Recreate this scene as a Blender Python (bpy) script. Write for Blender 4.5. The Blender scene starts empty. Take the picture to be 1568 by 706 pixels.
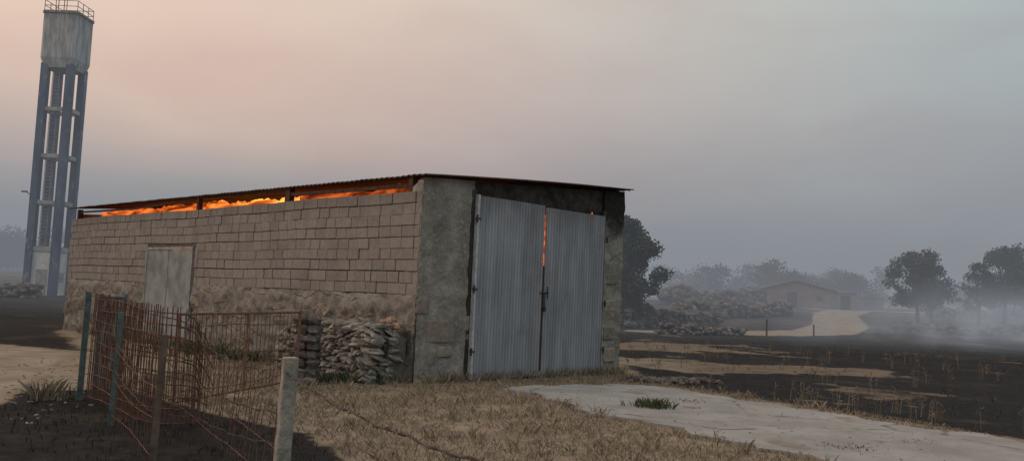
import bpy, math, random
import numpy as np
from mathutils import Vector, Matrix, noise as mn
random.seed(7); np.random.seed(7)
scene=bpy.context.scene
COL=scene.collection
R=random.uniform

# ---------------------------------------------------------------- helpers
class MB:
    def __init__(s): s.v=[]; s.f=[]; s.m=[]
    def add(s,vs,fs,mi=0):
        o=len(s.v); s.v.extend([tuple(v) for v in vs])
        for f in fs: s.f.append(tuple(i+o for i in f)); s.m.append(mi)
    def box(s,x0,x1,y0,y1,z0,z1,mi=0,mat=None):
        vs=[Vector(p) for p in [(x0,y0,z0),(x1,y0,z0),(x1,y1,z0),(x0,y1,z0),(x0,y0,z1),(x1,y0,z1),(x1,y1,z1),(x0,y1,z1)]]
        if mat: vs=[mat@v for v in vs]
        s.add(vs,[(0,3,2,1),(4,5,6,7),(0,1,5,4),(1,2,6,5),(2,3,7,6),(3,0,4,7)],mi)
    def tube(s,pts,r,n=6,mi=0,cap=True):
        pts=[Vector(p) for p in pts]
        rs=r if isinstance(r,(list,tuple)) else [r]*len(pts)
        rings=[];up=Vector((0,0,1))
        for i,p in enumerate(pts):
            d=(pts[min(i+1,len(pts)-1)]-pts[max(i-1,0)])
            if d.length<1e-9: d=Vector((0,0,1))
            d.normalize()
            a=d.cross(Vector((0.31,0.95,0.05)) if abs(d.z)>.9 else up); a.normalize(); b=d.cross(a)
            rings.append([p+(a*math.cos(2*math.pi*k/n)+b*math.sin(2*math.pi*k/n))*rs[i] for k in range(n)])
        vs=[v for g in rings for v in g]; fs=[]
        for i in range(len(pts)-1):
            for k in range(n):
                a=i*n+k;b=i*n+(k+1)%n; fs.append((a,b,b+n,a+n))
        if cap:
            fs.append(tuple(range(n-1,-1,-1))); fs.append(tuple((len(pts)-1)*n+k for k in range(n)))
        s.add(vs,fs,mi)
    def obj(s,name,mats,parent=None,smooth=False):
        me=bpy.data.meshes.new(name); me.from_pydata(s.v,[],s.f)
        for m in (mats if isinstance(mats,(list,tuple)) else [mats]): me.materials.append(m)
        me.polygons.foreach_set('material_index',s.m)
        if smooth: me.polygons.foreach_set('use_smooth',[True]*len(s.f))
        me.update()
        o=bpy.data.objects.new(name,me); COL.objects.link(o)
        if parent: o.parent=parent
        return o
def empty(name,loc=(0,0,0),rz=0):
    e=bpy.data.objects.new(name,None); e.location=loc; e.rotation_euler=(0,0,rz); e.empty_display_size=.3
    COL.objects.link(e); return e

class NT:
    def __init__(s,name):
        s.mat=bpy.data.materials.new(name); s.mat.use_nodes=True; s.t=s.mat.node_tree; s.n=s.t.nodes; s.l=s.t.links
        s.bsdf=s.n['Principled BSDF']; s.out=s.n['Material Output']
        s.tc=s.n.new('ShaderNodeTexCoord')
    def val(s,inp,v):
        if isinstance(v,bpy.types.NodeSocket): s.l.new(v,inp)
        else:
            if isinstance(v,tuple) and len(v)==3 and inp.type=='RGBA': v=(*v,1)
            inp.default_value=v
    def mapping(s,scale=(1,1,1),co='Object',loc=(0,0,0)):
        m=s.n.new('ShaderNodeMapping'); s.l.new(s.tc.outputs[co],m.inputs[0]); m.inputs['Scale'].default_value=scale; m.inputs['Location'].default_value=loc
        return m.outputs[0]
    def noise(s,scale=5,detail=4,rough=.55,vec=None,dist=0):
        n=s.n.new('ShaderNodeTexNoise'); n.inputs['Scale'].default_value=scale; n.inputs['Detail'].default_value=detail
        n.inputs['Roughness'].default_value=rough; n.inputs['Distortion'].default_value=dist
        s.l.new(vec if vec else s.tc.outputs['Object'],n.inputs['Vector']); return n.outputs['Fac']
    def voro(s,scale=5,feat='F1',vec=None,out='Distance'):
        n=s.n.new('ShaderNodeTexVoronoi'); n.feature=feat; n.inputs['Scale'].default_value=scale
        s.l.new(vec if vec else s.tc.outputs['Object'],n.inputs['Vector']); return n.outputs[out]
    def ramp(s,fac,a,b,ca=(0,0,0),cb=(1,1,1)):
        n=s.n.new('ShaderNodeMapRange'); n.interpolation_type='SMOOTHSTEP'
        s.val(n.inputs[0],fac); n.inputs[1].default_value=a; n.inputs[2].default_value=b
        if ca==(0,0,0) and cb==(1,1,1): return n.outputs[0]
        return s.mix(n.outputs[0],ca,cb)
    def mix(s,fac,a,b,mode='MIX'):
        n=s.n.new('ShaderNodeMix'); n.data_type='RGBA'; n.blend_type=mode; n.clamp_factor=True
        s.val(n.inputs[0],fac); s.val(n.inputs[6],a); s.val(n.inputs[7],b); return n.outputs[2]
    def math(s,op,a,b=0,c=0):
        n=s.n.new('ShaderNodeMath'); n.operation=op; s.val(n.inputs[0],a); s.val(n.inputs[1],b); s.val(n.inputs[2],c); return n.outputs[0]
    def attr(s,name):
        n=s.n.new('ShaderNodeAttribute'); n.attribute_name=name; return n.outputs['Fac']
    def isl(s):
        return s.n.new('ShaderNodeNewGeometry').outputs['Random Per Island']
    def sep(s,co='Object'):
        n=s.n.new('ShaderNodeSeparateXYZ'); s.l.new(s.tc.outputs[co],n.inputs[0]); return n.outputs
    def bump(s,h,strength=.5,dist=.02):
        n=s.n.new('ShaderNodeBump'); n.inputs['Strength'].default_value=strength; n.inputs['Distance'].default_value=dist
        s.l.new(h,n.inputs['Height']); s.l.new(n.outputs[0],s.bsdf.inputs['Normal'])
    def done(s,col=None,rough=.9,metal=0,spec=.3):
        if col is not None: s.val(s.bsdf.inputs['Base Color'],col)
        s.val(s.bsdf.inputs['Roughness'],rough); s.bsdf.inputs['Metallic'].default_value=metal
        s.bsdf.inputs['Specular IOR Level'].default_value=spec
        return s.mat

# ---------------------------------------------------------------- materials
def m_simple(name,ca,cb,scale=6,rough=.9,bump=.3,metal=0,isl=0,stretch=(1,1,1)):
    t=NT(name); v=t.mapping(stretch); f=t.noise(scale,4,.65,v)
    c=t.ramp(f,.3,.7,ca,cb)
    if isl: c=t.mix(1.0,c,t.ramp(t.isl(),0,1,(1-isl,)*3,(1+isl*.6,)*3),'MULTIPLY')
    t.bump(t.noise(scale*5,3,.6,v),bump,.01)
    return t.done(c,rough,metal)

def m_block():
    t=NT('hollow_clay_block'); i=t.isl()
    c=t.ramp(i,0,1,(.178,.160,.147),(.242,.219,.201))
    c=t.mix(.5,c,t.ramp(t.noise(9,5,.7),.3,.7,(.16,.144,.132),(.265,.243,.223)))
    c=t.mix(t.math('MULTIPLY',t.ramp(t.noise(.9,4,.6),.5,.72),.5),c,(.125,.116,.11))
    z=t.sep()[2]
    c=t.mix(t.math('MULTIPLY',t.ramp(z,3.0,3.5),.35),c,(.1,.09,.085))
    w=t.n.new('ShaderNodeTexWave'); w.bands_direction='Z'; w.inputs['Scale'].default_value=9; w.inputs['Distortion'].default_value=1
    t.l.new(t.tc.outputs['Object'],w.inputs['Vector'])
    t.bump(t.math('ADD',t.math('MULTIPLY',w.outputs['Fac'],.4),t.noise(50,3,.7)),.3,.008)
    return t.done(c,.95)
def m_plaster(soot=True):
    t=NT('rough_plaster' if not soot else 'rough_plaster_sooty')
    c=t.ramp(t.noise(1.6,6,.65),.35,.68,(.17,.158,.14),(.31,.285,.255))
    c=t.mix(t.ramp(t.noise(14,4,.75),.5,.7),c,(.34,.32,.29))
    c=t.mix(t.ramp(t.noise(22,4,.7),.55,.75),c,(.11,.10,.09))
    z=t.sep()[2]
    if soot:
        f=t.math('ADD',t.ramp(z,2.6,4.0),t.math('MULTIPLY',t.math('SUBTRACT',t.noise(1.7,4,.6),.5),1.2))
        x=t.sep()[0]
        f=t.math('MULTIPLY',f,t.ramp(x,.5,2.6,(.08,.08,.08),(1,1,1)))
        c=t.mix(t.ramp(f,.1,.75),c,(.022,.019,.018))
    t.bump(t.math('ADD',t.noise(16,5,.7),t.math('MULTIPLY',t.voro(9),.5)),.9,.035)
    return t.done(c,.97)
def m_stonewall():
    t=NT('old_stone_wall')
    wv=t.n.new('ShaderNodeMix'); wv.data_type='VECTOR'; wv.inputs[0].default_value=.12
    nn=t.n.new('ShaderNodeTexNoise'); nn.inputs['Scale'].default_value=3; t.l.new(t.tc.outputs['Object'],nn.inputs['Vector'])
    t.l.new(t.tc.outputs['Object'],wv.inputs[4]); t.l.new(nn.outputs['Color'],wv.inputs[5])
    mp=t.n.new('ShaderNodeMapping'); mp.inputs['Scale'].default_value=(1.4,1.1,2.6); t.l.new(wv.outputs[1],mp.inputs[0])
    ed=t.voro(1.7,'DISTANCE_TO_EDGE',mp.outputs[0]); vc=t.voro(1.7,'F1',mp.outputs[0],'Color')
    sx=t.n.new('ShaderNodeSeparateColor'); t.l.new(vc,sx.inputs[0])
    st=t.ramp(sx.outputs[0],0,1,(.19,.155,.125),(.30,.24,.19))
    st=t.mix(.5,st,t.ramp(t.noise(12,4,.7),.3,.7,(.12,.105,.09),(.31,.27,.235)))
    mort=t.ramp(t.noise(3,6,.7),.35,.7,(.135,.126,.113),(.275,.257,.232))
    inst=t.math('MULTIPLY',t.ramp(ed,.03,.12),t.ramp(t.math('ADD',t.noise(.8,4,.6),t.math('MULTIPLY',sx.outputs[1],.30)),.66,.74))
    c=t.mix(inst,mort,st)
    c=t.mix(t.ramp(t.noise(20,5,.75),.52,.68),c,(.085,.077,.07))
    c=t.mix(t.math('MULTIPLY',t.ramp(t.noise(5,5,.75),.56,.70),.8),c,(.065,.06,.054))
    z=t.sep()[2]
    c=t.mix(t.math('MULTIPLY',t.ramp(t.math('ADD',z,t.math('MULTIPLY',t.noise(1.2,4,.6),.3)),1.38,1.62),.6),c,(.31,.29,.265))
    t.bump(t.math('ADD',t.noise(13,5,.75),t.math('MULTIPLY',inst,.5)),1.0,.045)
    return t.done(c,.97)
def m_galv():
    t=NT('galvanised_sheet'); 
    v=t.mapping((3,3,.35)); 
    c=t.ramp(t.noise(1.6,5,.6,v),.3,.7,(.225,.238,.262),(.335,.35,.38))
    c=t.mix(t.math('MULTIPLY',t.ramp(t.noise(6,5,.7,t.mapping((4,4,.25))),.5,.8),.55),c,(.15,.155,.17))
    c=t.mix(t.math('MULTIPLY',t.ramp(t.noise(1.1,4,.6,t.mapping((1,1,.8),loc=(3,1,0))),.5,.75),.5),c,(.18,.175,.175))
    y=t.sep()[1]; c=t.mix(t.ramp(y,-.092,-.064),c,t.mix(1.0,c,(.78,.78,.79),'MULTIPLY'))  # shade in the corrugation troughs painted into the sheet colour
    z=t.sep()[2]
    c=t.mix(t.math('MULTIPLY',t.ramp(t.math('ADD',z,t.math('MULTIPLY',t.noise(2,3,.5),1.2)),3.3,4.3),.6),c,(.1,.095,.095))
    c=t.mix(t.math('MULTIPLY',t.ramp(t.noise(30,3,.6),.66,.74),.6),c,(.2,.1,.055))
    t.bump(t.noise(9,4,.6),.12,.01)
    return t.done(c,.5,.25,.4)
def m_corr_dark():
    t=NT('rusty_roof_sheet'); c=t.ramp(t.noise(3,5,.6),.35,.65,(.03,.026,.025),(.08,.05,.042)); return t.done(c,.8)
def m_emit(name,strength,scale=2.5,lo=(.9,.10,.01),hi=(1,.42,.06),st=(1,1,1)):
    t=NT(name); v=t.mapping(st)
    f=t.noise(scale,5,.6,v,.6)
    c=t.ramp(f,.38,.66,lo,hi)
    e=t.n.new('ShaderNodeEmission'); t.l.new(c,e.inputs[0])
    t.l.new(t.math('MULTIPLY_ADD',t.ramp(f,.32,.72),strength,strength*.12),e.inputs[1])
    t.l.new(e.outputs[0],t.out.inputs[0]); return t.mat
M_block=m_block(); M_plast=m_plaster(True); M_plast2=m_plaster(False); M_stone=m_stonewall(); M_galv=m_galv(); M_roof=m_corr_dark()
M_mortar=m_simple('dark_mortar',(.05,.045,.041),(.12,.105,.095),8)
M_soot=m_simple('charred_lintel',(.012,.011,.011),(.06,.05,.045),5)
M_wood=m_simple('charred_wood',(.03,.018,.012),(.10,.045,.025),7)
M_rust=m_simple('rusty_iron',(.065,.036,.028),(.165,.09,.065),14,.9,.4)
M_teal=m_simple('teal_painted_steel',(.05,.072,.074),(.10,.14,.138),10,.7)
M_grey=m_simple('grey_sheet_paint',(.22,.25,.25),(.36,.38,.37),6,.6)
M_conc=m_simple('weathered_concrete',(.16,.148,.128),(.33,.31,.275),9,.95,.8)
M_wire=m_simple('barbed_wire_steel',(.035,.028,.025),(.08,.06,.05),20,.7)
M_dkmetal=m_simple('dark_iron',(.02,.02,.02),(.06,.05,.045),20,.6)
M_rock=m_simple('field_stone',(.13,.12,.105),(.27,.25,.22),7,.95,.8,isl=.35)
M_rockdk=m_simple('burnt_stone',(.05,.045,.042),(.17,.15,.135),2,.95,.6,isl=.4)

# ---------------------------------------------------------------- terrain
def sstep(x): x=np.clip(x,0,1); return x*x*(3-2*x)
def hgt(x,y):
    x=np.asarray(x,float); y=np.asarray(y,float)
    z=2.0*sstep((y-45)/80.)+np.clip(y-125,0,500)*.012
    z=z+ .25*np.sin(x*.05+1)*np.cos(y*.06)*sstep((y-35)/40.)
    z=z+.03*np.sin(x*1.1+.5*y)*np.cos(y*.9)*sstep((np.hypot(x-0.5,y-15)-7)/6.)
    return z
def H(x,y): return float(hgt(x,y))
def sdpoly(X,Y,poly):
    d=np.full(X.shape,1e9); ins=np.zeros(X.shape,bool); n=len(poly)
    for i in range(n):
        ax,ay=poly[i]; bx,by=poly[(i+1)%n]
        ex,ey=bx-ax,by-ay; wx,wy=X-ax,Y-ay
        t=np.clip((wx*ex+wy*ey)/(ex*ex+ey*ey),0,1)
        d=np.minimum(d,np.hypot(wx-ex*t,wy-ey*t))
        c=((ay>Y)!=(by>Y))&(X<(bx-ax)*(Y-ay)/((by-ay) if abs(by-ay)>1e-9 else 1e-9)+ax)
        ins^=c
    return np.where(ins,d,-d)
def sdline(X,Y,pl):
    d=np.full(X.shape,1e9)
    for (ax,ay),(bx,by) in zip(pl[:-1],pl[1:]):
        ex,ey=bx-ax,by-ay; wx,wy=X-ax,Y-ay
        t=np.clip((wx*ex+wy*ey)/(ex*ex+ey*ey),0,1)
        d=np.minimum(d,np.hypot(wx-ex*t,wy-ey*t))
    return d
burnL=[(-5.3,7.6),(-5.7,9.4),(-6.8,12.6),(-5.4,13.0),(-3.7,11.2),(-2.2,9.9),(-1.3,8.1),(-.7,6.4),(-.6,3.5),(-4.8,3.5)]
burnB=[(-9.2,19.6),(-11.6,20.6),(-60,26),(-400,60),(-400,300),(-10,300),(-14,29),(-13.6,26.6)]
burnC=[(2.9,18.1),(4.6,15.6),(7.0,12.0),(9.6,8.8),(30,-14),(500,-40),(500,260),(-10,260),(-8,35),(3.2,24)]
pathL=[(-5.1,6.0),(-5.7,9.2),(-6.9,12.5),(-9.4,19.2),(-11.6,20.4),(-60,25),(-60,8),(-20,-3),(-5.2,-3)]
pathR=[(9,52),(15,56),(22,62),(27,72),(34,92),(45,115),(60,128),(90,140)]
N1,N2=520,520
def axis(n,A,k,c0): 
    t=np.linspace(-1,1,n); return c0+A*np.sinh(k*t)/np.sinh(k)
gx=axis(N1,900,6.2,1.); gy=axis(N2,900,6.2,14.)
GX,GY=np.meshgrid(gx,gy)
gz=hgt(GX,GY)
fx,fy=GX.ravel(),GY.ravel()
def pn(xs,ys,sx,sy,o=0): return np.array([mn.fractal(Vector((x*sx+o,y*sy+o*.7,o)),.6,2.,5) for x,y in zip(xs,ys)])
strip=pn(fx,fy,.22,.18,3.1)
dC=sdpoly(fx,fy,burnC)
burn=np.maximum.reduce([sstep(sdpoly(fx,fy,burnL)/.6+.5),sstep(sdpoly(fx,fy,burnB)/1.5+.5),sstep(dC/1.0+.5)*(1-.5*sstep((strip-.42)/.3))])
st=np.minimum(sdline(fx,fy,[(3.5,24.8),(6.0,23.2),(7.5,24.2)])/1.5, sdline(fx,fy,[(4.5,31),(6.5,35),(9.5,32.5)])/2.6)
burn=burn*np.clip(sstep(st-.1+2.4*strip),0.32,1)
path=np.maximum(sstep(sdpoly(fx,fy,pathL)/.7+.5),sstep((2.4-sdline(fx,fy,pathR))/1.2+.3))
path=np.maximum(path, .8*sstep(1-sdline(fx,fy,[(36,106),(48,122)])/3))
burn=burn*(1-path)
far=sstep((fy-42)/40.)
fieldm=sstep((dC-.6)/2.)
me=bpy.data.meshes.new('ground')
vs=np.stack([fx,fy,gz.ravel()],1)
idx=np.arange(N1*N2).reshape(N2,N1)
fs=np.stack([idx[:-1,:-1].ravel(),idx[:-1,1:].ravel(),idx[1:,1:].ravel(),idx[1:,:-1].ravel()],1)
me.from_pydata(vs.tolist(),[],fs.tolist())
for nm,a in (('burn',burn),('path',path),('far',far),('field',fieldm)):
    at=me.attributes.new(nm,'FLOAT','POINT'); at.data.foreach_set('value',a.astype(np.float32))
me.polygons.foreach_set('use_smooth',[True]*len(fs))
ground=bpy.data.objects.new('ground',me); COL.objects.link(ground)
t=NT('ground_dry_grass_and_burnt_soil')
n1=t.noise(.9,5,.65); n2=t.noise(5,6,.7); n3=t.noise(28,4,.7)
g=t.ramp(n2,.3,.7,(.18,.143,.105),(.325,.268,.20))
g=t.mix(t.math('MULTIPLY',t.ramp(n1,.42,.68),.65),g,(.155,.122,.092))
g=t.mix(t.math('MULTIPLY',t.ramp(n3,.5,.75),.6),g,(.10,.078,.06))
g=t.mix(t.math('MULTIPLY',t.ramp(t.noise(45,3,.6,t.mapping((1,.5,1))),.55,.7),.5),g,(.40,.34,.265))
g=t.mix(t.math('MULTIPLY',t.attr('field'),.6),g,(.095,.073,.055))
p=t.ramp(t.noise(1.2,6,.7),.3,.7,(.20,.165,.13),(.33,.28,.225))
p=t.mix(t.math('MULTIPLY',t.ramp(n3,.5,.7),.5),p,(.16,.13,.105))
b=t.ramp(n2,.35,.7,(.008,.008,.009),(.024,.023,.024))
b=t.mix(t.math('MULTIPLY',t.ramp(t.noise(2.2,6,.75),.60,.74),.5),b,(.10,.09,.08))
b=t.mix(t.math('MULTIPLY',t.ramp(n3,.62,.75),.5),b,(.12,.095,.07))
b=t.mix(t.math('MULTIPLY',t.ramp(t.noise(.35,6,.75),.52,.68),.5),b,(.07,.056,.044))
fr=t.ramp(t.noise(.12,6,.7,t.mapping((.5,1,1))),.35,.68,(.03,.027,.026),(.12,.095,.075))
def thr(a,sc):
    return t.ramp(t.math('ADD',a,t.math('MULTIPLY',t.math('SUBTRACT',t.math('ADD',t.math('MULTIPLY',n1,.45),t.math('MULTIPLY',n2,.55)),.5),sc)),.34,.66)
c=t.mix(thr(t.attr('burn'),2.2),g,b)
c=t.mix(t.math('MULTIPLY',t.attr('far'),.75),c,fr)
c=t.mix(thr(t.attr('path'),1.1),c,p)
t.bump(t.math('ADD',n3,t.math('MULTIPLY',n2,1.2)),.8,.05)
me.materials.append(t.done(c,.97,spec=.15))

# ---------------------------------------------------------------- concrete slab
slab=[(0.0,15.6),(.55,14.3),(1.05,13.2),(1.85,11.6),(3.2,9.8),(5.0,7.0),(7.5,3.5),(12,5),(9.2,8.1),(6.7,11.5),(4.4,14.8),(2.6,17.3),(1.9,16.9)]
def outline(poly,step=.25,amp=.09):
    out=[]
    for i in range(len(poly)):
        a=Vector(poly[i]);b_=Vector(poly[(i+1)%len(poly)]); n=max(1,int((b_-a).length/step)); nr=Vector((-(b_-a).y,(b_-a).x)).normalized()
        for k in range(n):
            p=a.lerp(b_,k/n); q=mn.fractal(Vector((p.x*1.3,p.y*1.3,5)),.8,2,4)
            out.append(p+nr*q*amp*2.2)
    return out
ol=outline(slab,.2,.15)
bmv=[(p.x,p.y,.04) for p in ol]+[(p.x,p.y,-.05) for p in ol]; n=len(ol)
sb=MB(); sb.add(bmv,[tuple(range(n))]+[(i,i+n,(i+1)%n+n,(i+1)%n) for i in range(n)])
t=NT('worn_concrete_slab')
c=t.ramp(t.noise(.8,6,.65),.3,.7,(.185,.18,.176),(.275,.27,.262))
c=t.mix(t.math('MULTIPLY',t.ramp(t.noise(7,6,.75),.5,.7),.4),c,(.15,.14,.13))
c=t.mix(t.ramp(t.noise(1.1,5,.6,t.mapping((1,1,1),loc=(7,2,0))),.58,.68),c,(.165,.138,.11))
cr=t.voro(.33,'DISTANCE_TO_EDGE',t.mapping((1,1.2,1)))
wob=t.math('ADD',cr,t.math('MULTIPLY',t.math('SUBTRACT',t.noise(3,6,.7),.5),.07))
c=t.mix(t.math('MULTIPLY',t.ramp(wob,.006,.001),.7),c,(.07,.06,.05))
t.bump(t.noise(30,5,.7),.4,.01)
sb.obj('concrete_slab',t.done(c,.93,spec=.2))

# ---------------------------------------------------------------- barn
C0=(-1.637,15.77); rz=math.atan2(.714,.70)
barn=empty('block_barn',(C0[0],C0[1],0),rz)
W,L=5.95,17.1; Z0,Z1=3.70,4.13
def zr(x): return Z0+(Z1-Z0)*x/W
def rough(mb,fn,nu,nv,nrm,amp,freq,edge=True,mi=0,seed=0):
    vs=[];nrm=Vector(nrm)
    for j in range(nv+1):
        for i in range(nu+1):
            p=Vector(fn(i/nu,j/nv)); q=mn.fractal(p*freq+Vector((seed,0,0)),.7,2.1,4)
            vs.append(p+nrm*amp*(q+.4))
    fs=[(j*(nu+1)+i,j*(nu+1)+i+1,(j+1)*(nu+1)+i+1,(j+1)*(nu+1)+i) for j in range(nv) for i in range(nu)]
    mb.add(vs,fs,mi)
m=MB()
for (y0,y1) in ((0.0,8.68),(11.27,L)):
    rough(m,lambda u,v:(0,y0+(y1-y0)*(1-u),-.1+1.66*v),int((y1-y0)/.055),30,(-1,0,0),.07,2.8)
    m.box(.03,.38,y0+.01,y1-.01,-.1,1.55)
rough(m,lambda u,v:(.40*u,L,-.1+1.66*v) ,8,30,(0,1,0),.03,2.2)
m.obj('stone_base_wall',M_stone,barn,True)
m=MB(); m.box(-.03,.34,8.68,11.27,-.05,.24); m.obj('doorstep',M_conc,barn)
# blocks
m=MB(); hc=.209; nc=9
for r in range(nc):
    z0=1.56+r*hc; y=-.02-(.17 if r%2 else 0)
    sagA=R(-.006,.006)
    while y<L+.02:
        ln=.345+R(-.03,.03)
        if R(0,1)<.10: ln*=.55
        a=max(y,0.0)+.005; b_=min(y+ln,L+.03)-.005
        y+=ln
        if b_-a<.06: continue
        wv=.012*math.sin(a*.55)+.008*math.sin(a*1.7+r*.3)+sagA
        zz0=z0+wv; zz1=zz0+hc-.009-abs(R(0,.006))
        if zz0<2.42 and b_>8.6 and a<11.35: 
            if a<8.6: b_=8.6
            elif b_>11.35: a=11.35
            else: continue
            if b_-a<.05: continue
        off=R(-.009,.009)
        cx=(a+b_)/2; mt=Matrix.Translation((0,cx,(zz0+zz1)/2))@Matrix.Rotation(R(-.008,.008),4,'X')@Matrix.Rotation(R(-.014,.014),4,'Z')
        m.box(-.02+off,.17,-(b_-a)/2,(b_-a)/2,-(zz1-zz0)/2,(zz1-zz0)/2,0,mt)
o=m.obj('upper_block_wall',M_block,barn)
bv=o.modifiers.new('b','BEVEL'); bv.width=.005; bv.segments=1
m=MB()
m.box(.008,.16,.02,8.6,1.55,3.40); m.box(.008,.16,11.35,L,1.55,3.40); m.box(.008,.16,8.6,11.35,2.47,3.40)
m.obj('wall_mortar_core',M_mortar,barn)
m=MB()
def pier(m,x0,x1,seed,n=26):
    rough(m,lambda u,v:(x0+(x1-x0)*u,-.0,-.1+(zr(x0+(x1-x0)*u)-.02+.1)*v),n,60,(0,-1,0),.035,2.5,seed=seed)
    vs=[(x0+.004,0.03,-.1),(x1,.03,-.1),(x1,.4,-.1),(x0+.004,.4,-.1),(x0+.004,.03,zr(x0)-.03),(x1,.03,zr(x1)-.03),(x1,.4,zr(x1)-.03),(x0+.004,.4,zr(x0)-.25)]
    m.add(vs,[(0,3,2,1),(4,5,6,7),(0,1,5,4),(1,2,6,5),(2,3,7,6),(3,0,4,7)])
pier(m,0.0,1.27,0); pier(m,5.24,W,4,16)
rough(m,lambda u,v:(1.27,.0+.38*u,-.1+(zr(1.27)+.07)*v),6,40,(1,0,0),.01,3)
rough(m,lambda u,v:(5.24,.38-.38*u,-.1+(zr(5.24)+.07)*v),6,40,(-1,0,0),.01,3)
rough(m,lambda u,v:(W,.4*u,-.1+(zr(W)+.07)*v),6,40,(1,0,0),.02,3)
rough(m,lambda u,v:(0,.12-.14*u,1.53+(zr(0)-1.60)*v),4,30,(-1,0,0),.02,3)
m.obj('front_piers',M_plast,barn,True)
m=MB(); 
for (x,z,w,h) in ((.33,.92,.55,.42),(.08,1.35,.3,.26),(.62,.55,.35,.2),(5.45,.9,.36,.3),(5.42,1.5,.42,.26),(5.5,2.1,.34,.25),(5.46,.42,.4,.32)):
    mt=Matrix.Translation((x+w/2-.1,-.01,z))@Matrix.Rotation(R(-.05,.05),4,'Y')
    m.box(-w/2,w/2,-.026,.1,-h/2,h/2,0,mt)
o=m.obj('quoin_stones',m_simple('quoin_granite',(.18,.15,.125),(.29,.25,.21),9,.95,.8,isl=.2),barn)
bv=o.modifiers.new('b','BEVEL'); bv.width=.03; bv.segments=3
m=MB(); x0,x1=1.275,5.235
m.add([(x0,.06,3.5),(x1,.06,3.5),(x1,.3,3.5),(x0,.3,3.5),(x0,.06,zr(x0)-.03),(x1,.06,zr(x1)-.03),(x1,.3,zr(x1)-.03),(x0,.3,zr(x0)-.03)],[(0,3,2,1),(4,5,6,7),(0,1,5,4),(1,2,6,5),(2,3,7,6),(3,0,4,7)])
m.obj('door_lintel',M_soot,barn)
m=MB()
m.add([(W-.3,.4,-.1),(W,.4,-.1),(W,L,-.1),(W-.3,L,-.1),(W-.3,.4,3.95),(W,.4,3.98),(W,L,3.98),(W-.3,L,3.95)],[(0,3,2,1),(4,5,6,7),(0,1,5,4),(1,2,6,5),(2,3,7,6),(3,0,4,7)])
m.add([(.18,L-.3,-.1),(W-.3,L-.3,-.1),(W-.3,L-.01,-.1),(.18,L-.01,-.1),(.18,L-.3,3.6),(W-.3,L-.3,3.95),(W-.3,L-.01,3.95),(.18,L-.01,3.6)],[(0,3,2,1),(4,5,6,7),(0,1,5,4),(1,2,6,5),(2,3,7,6),(3,0,4,7)])
m.obj('far_walls',M_plast2,barn)
# roof sheet
m=MB(); vs=[];NY=700;NX=14
for j in range(NY+1):
    y=-.18+(L+.4)*j/NY
    for i in range(NX+1):
        x=-.06+(W+.20)*i/NX
        z=Z0+.03+.06*max(0,y)/L+(Z1-Z0)*x/W+.014*math.sin(2*math.pi*y/.16)+.022*math.sin(y*.8)*math.sin(x)+.03*math.sin(math.pi*min(max(x/W,0),1))
        if i==0: z+= .012*mn.noise(Vector((y*2,0,0)))
        vs.append((x,y,z))
m.add(vs,[(j*(NX+1)+i,j*(NX+1)+i+1,(j+1)*(NX+1)+i+1,(j+1)*(NX+1)+i) for j in range(NY) for i in range(NX)])
o=m.obj('roof_sheet',M_roof,barn,True); so=o.modifiers.new('s','SOLIDIFY'); so.thickness=.012
m=MB()
for x in (1.5,3.0,4.5):
    m.box(x-.05,x+.05,.3,L-.3,zr(x)-.12,zr(x)-.0)
for y,w_ in ((4.55,.10),(8.7,.05)):
    m.box(-.0,.12,y-w_,y+w_,3.40,3.72)
for y in (.35,16.7): m.box(.0,.14,y-.06,y+.06,3.40,3.72)
mt=Matrix.Translation((.05,2.4,3.575))@Matrix.Rotation(.008,4,'X'); m.box(-.03,.03,-2.0,2.05,-.036,.036,0,mt)
mt=Matrix.Translation((.06,6.5,3.69))@Matrix.Rotation(.012,4,'X'); m.box(-.02,.03,-1.9,2.,-.02,.02,0,mt)
mt=Matrix.Translation((.06,10.8,3.64))@Matrix.Rotation(-.024,4,'X'); m.box(-.02,.03,-2.,2.1,-.024,.024,0,mt)
mt=Matrix.Translation((.06,14.7,3.62))@Matrix.Rotation(.012,4,'X'); m.box(-.02,.03,-1.9,1.9,-.026,.026,0,mt)
m.obj('charred_rafters',M_wood,barn)
# corrugated doors
def leaf(name,x0,x1,zt,fl,frr):
    m=MB(); cols=3; rows=4; wv=.084
    nx=int((x1-x0)/wv*8)
    bounds=[0.04,.92,1.78,2.62,zt]
    for r in range(rows):
        za,zb=bounds[r],bounds[r+1]+.006
        if r==rows-1: zb=zt
        vs=[];nz=10
        for j in range(nz+1):
            z=za+(zb-za)*j/nz
            for i in range(nx+1):
                u=i/nx; x=x0+(x1-x0)*u
                y=-.077-.0025*(1-j/nz)-.0115*math.sin(2*math.pi*(x-x0)/wv)+.012*mn.noise(Vector((x*1.3,z*1.0,x0)))-.005*(1 if int(u*cols*.999)%2 else 0)
                vs.append((x,y,z+.010*mn.noise(Vector((x*2,r,0)))*(1 if j==0 else 0)))
        m.add(vs,[(j*(nx+1)+i,j*(nx+1)+i+1,(j+1)*(nx+1)+i+1,(j+1)*(nx+1)+i) for j in range(nz) for i in range(nx)])
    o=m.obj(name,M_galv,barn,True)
    f=MB()
    if fl: f.box(x0-.03,x0+.025,-.115,-.035,.03,zt+.01)
    else: f.box(x0,x0+.02,-.062,-.03,.03,zt-.005)
    f.box(x1-.02,x1+frr,-.052,-.03,.03,zt-.005)
    f.box(x0+.03,x1-.03,-.05,-.03,zt-.06,zt-.01); f.box(x0+.03,x1-.03,-.05,-.03,.05,.1); f.box(x0+.03,x1-.03,-.05,-.03,1.75,1.81)
    f.obj(name+'_frame',m_simple(name+'_frame_paint',(.30,.31,.33),(.48,.49,.51),8,.6),barn)
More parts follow.
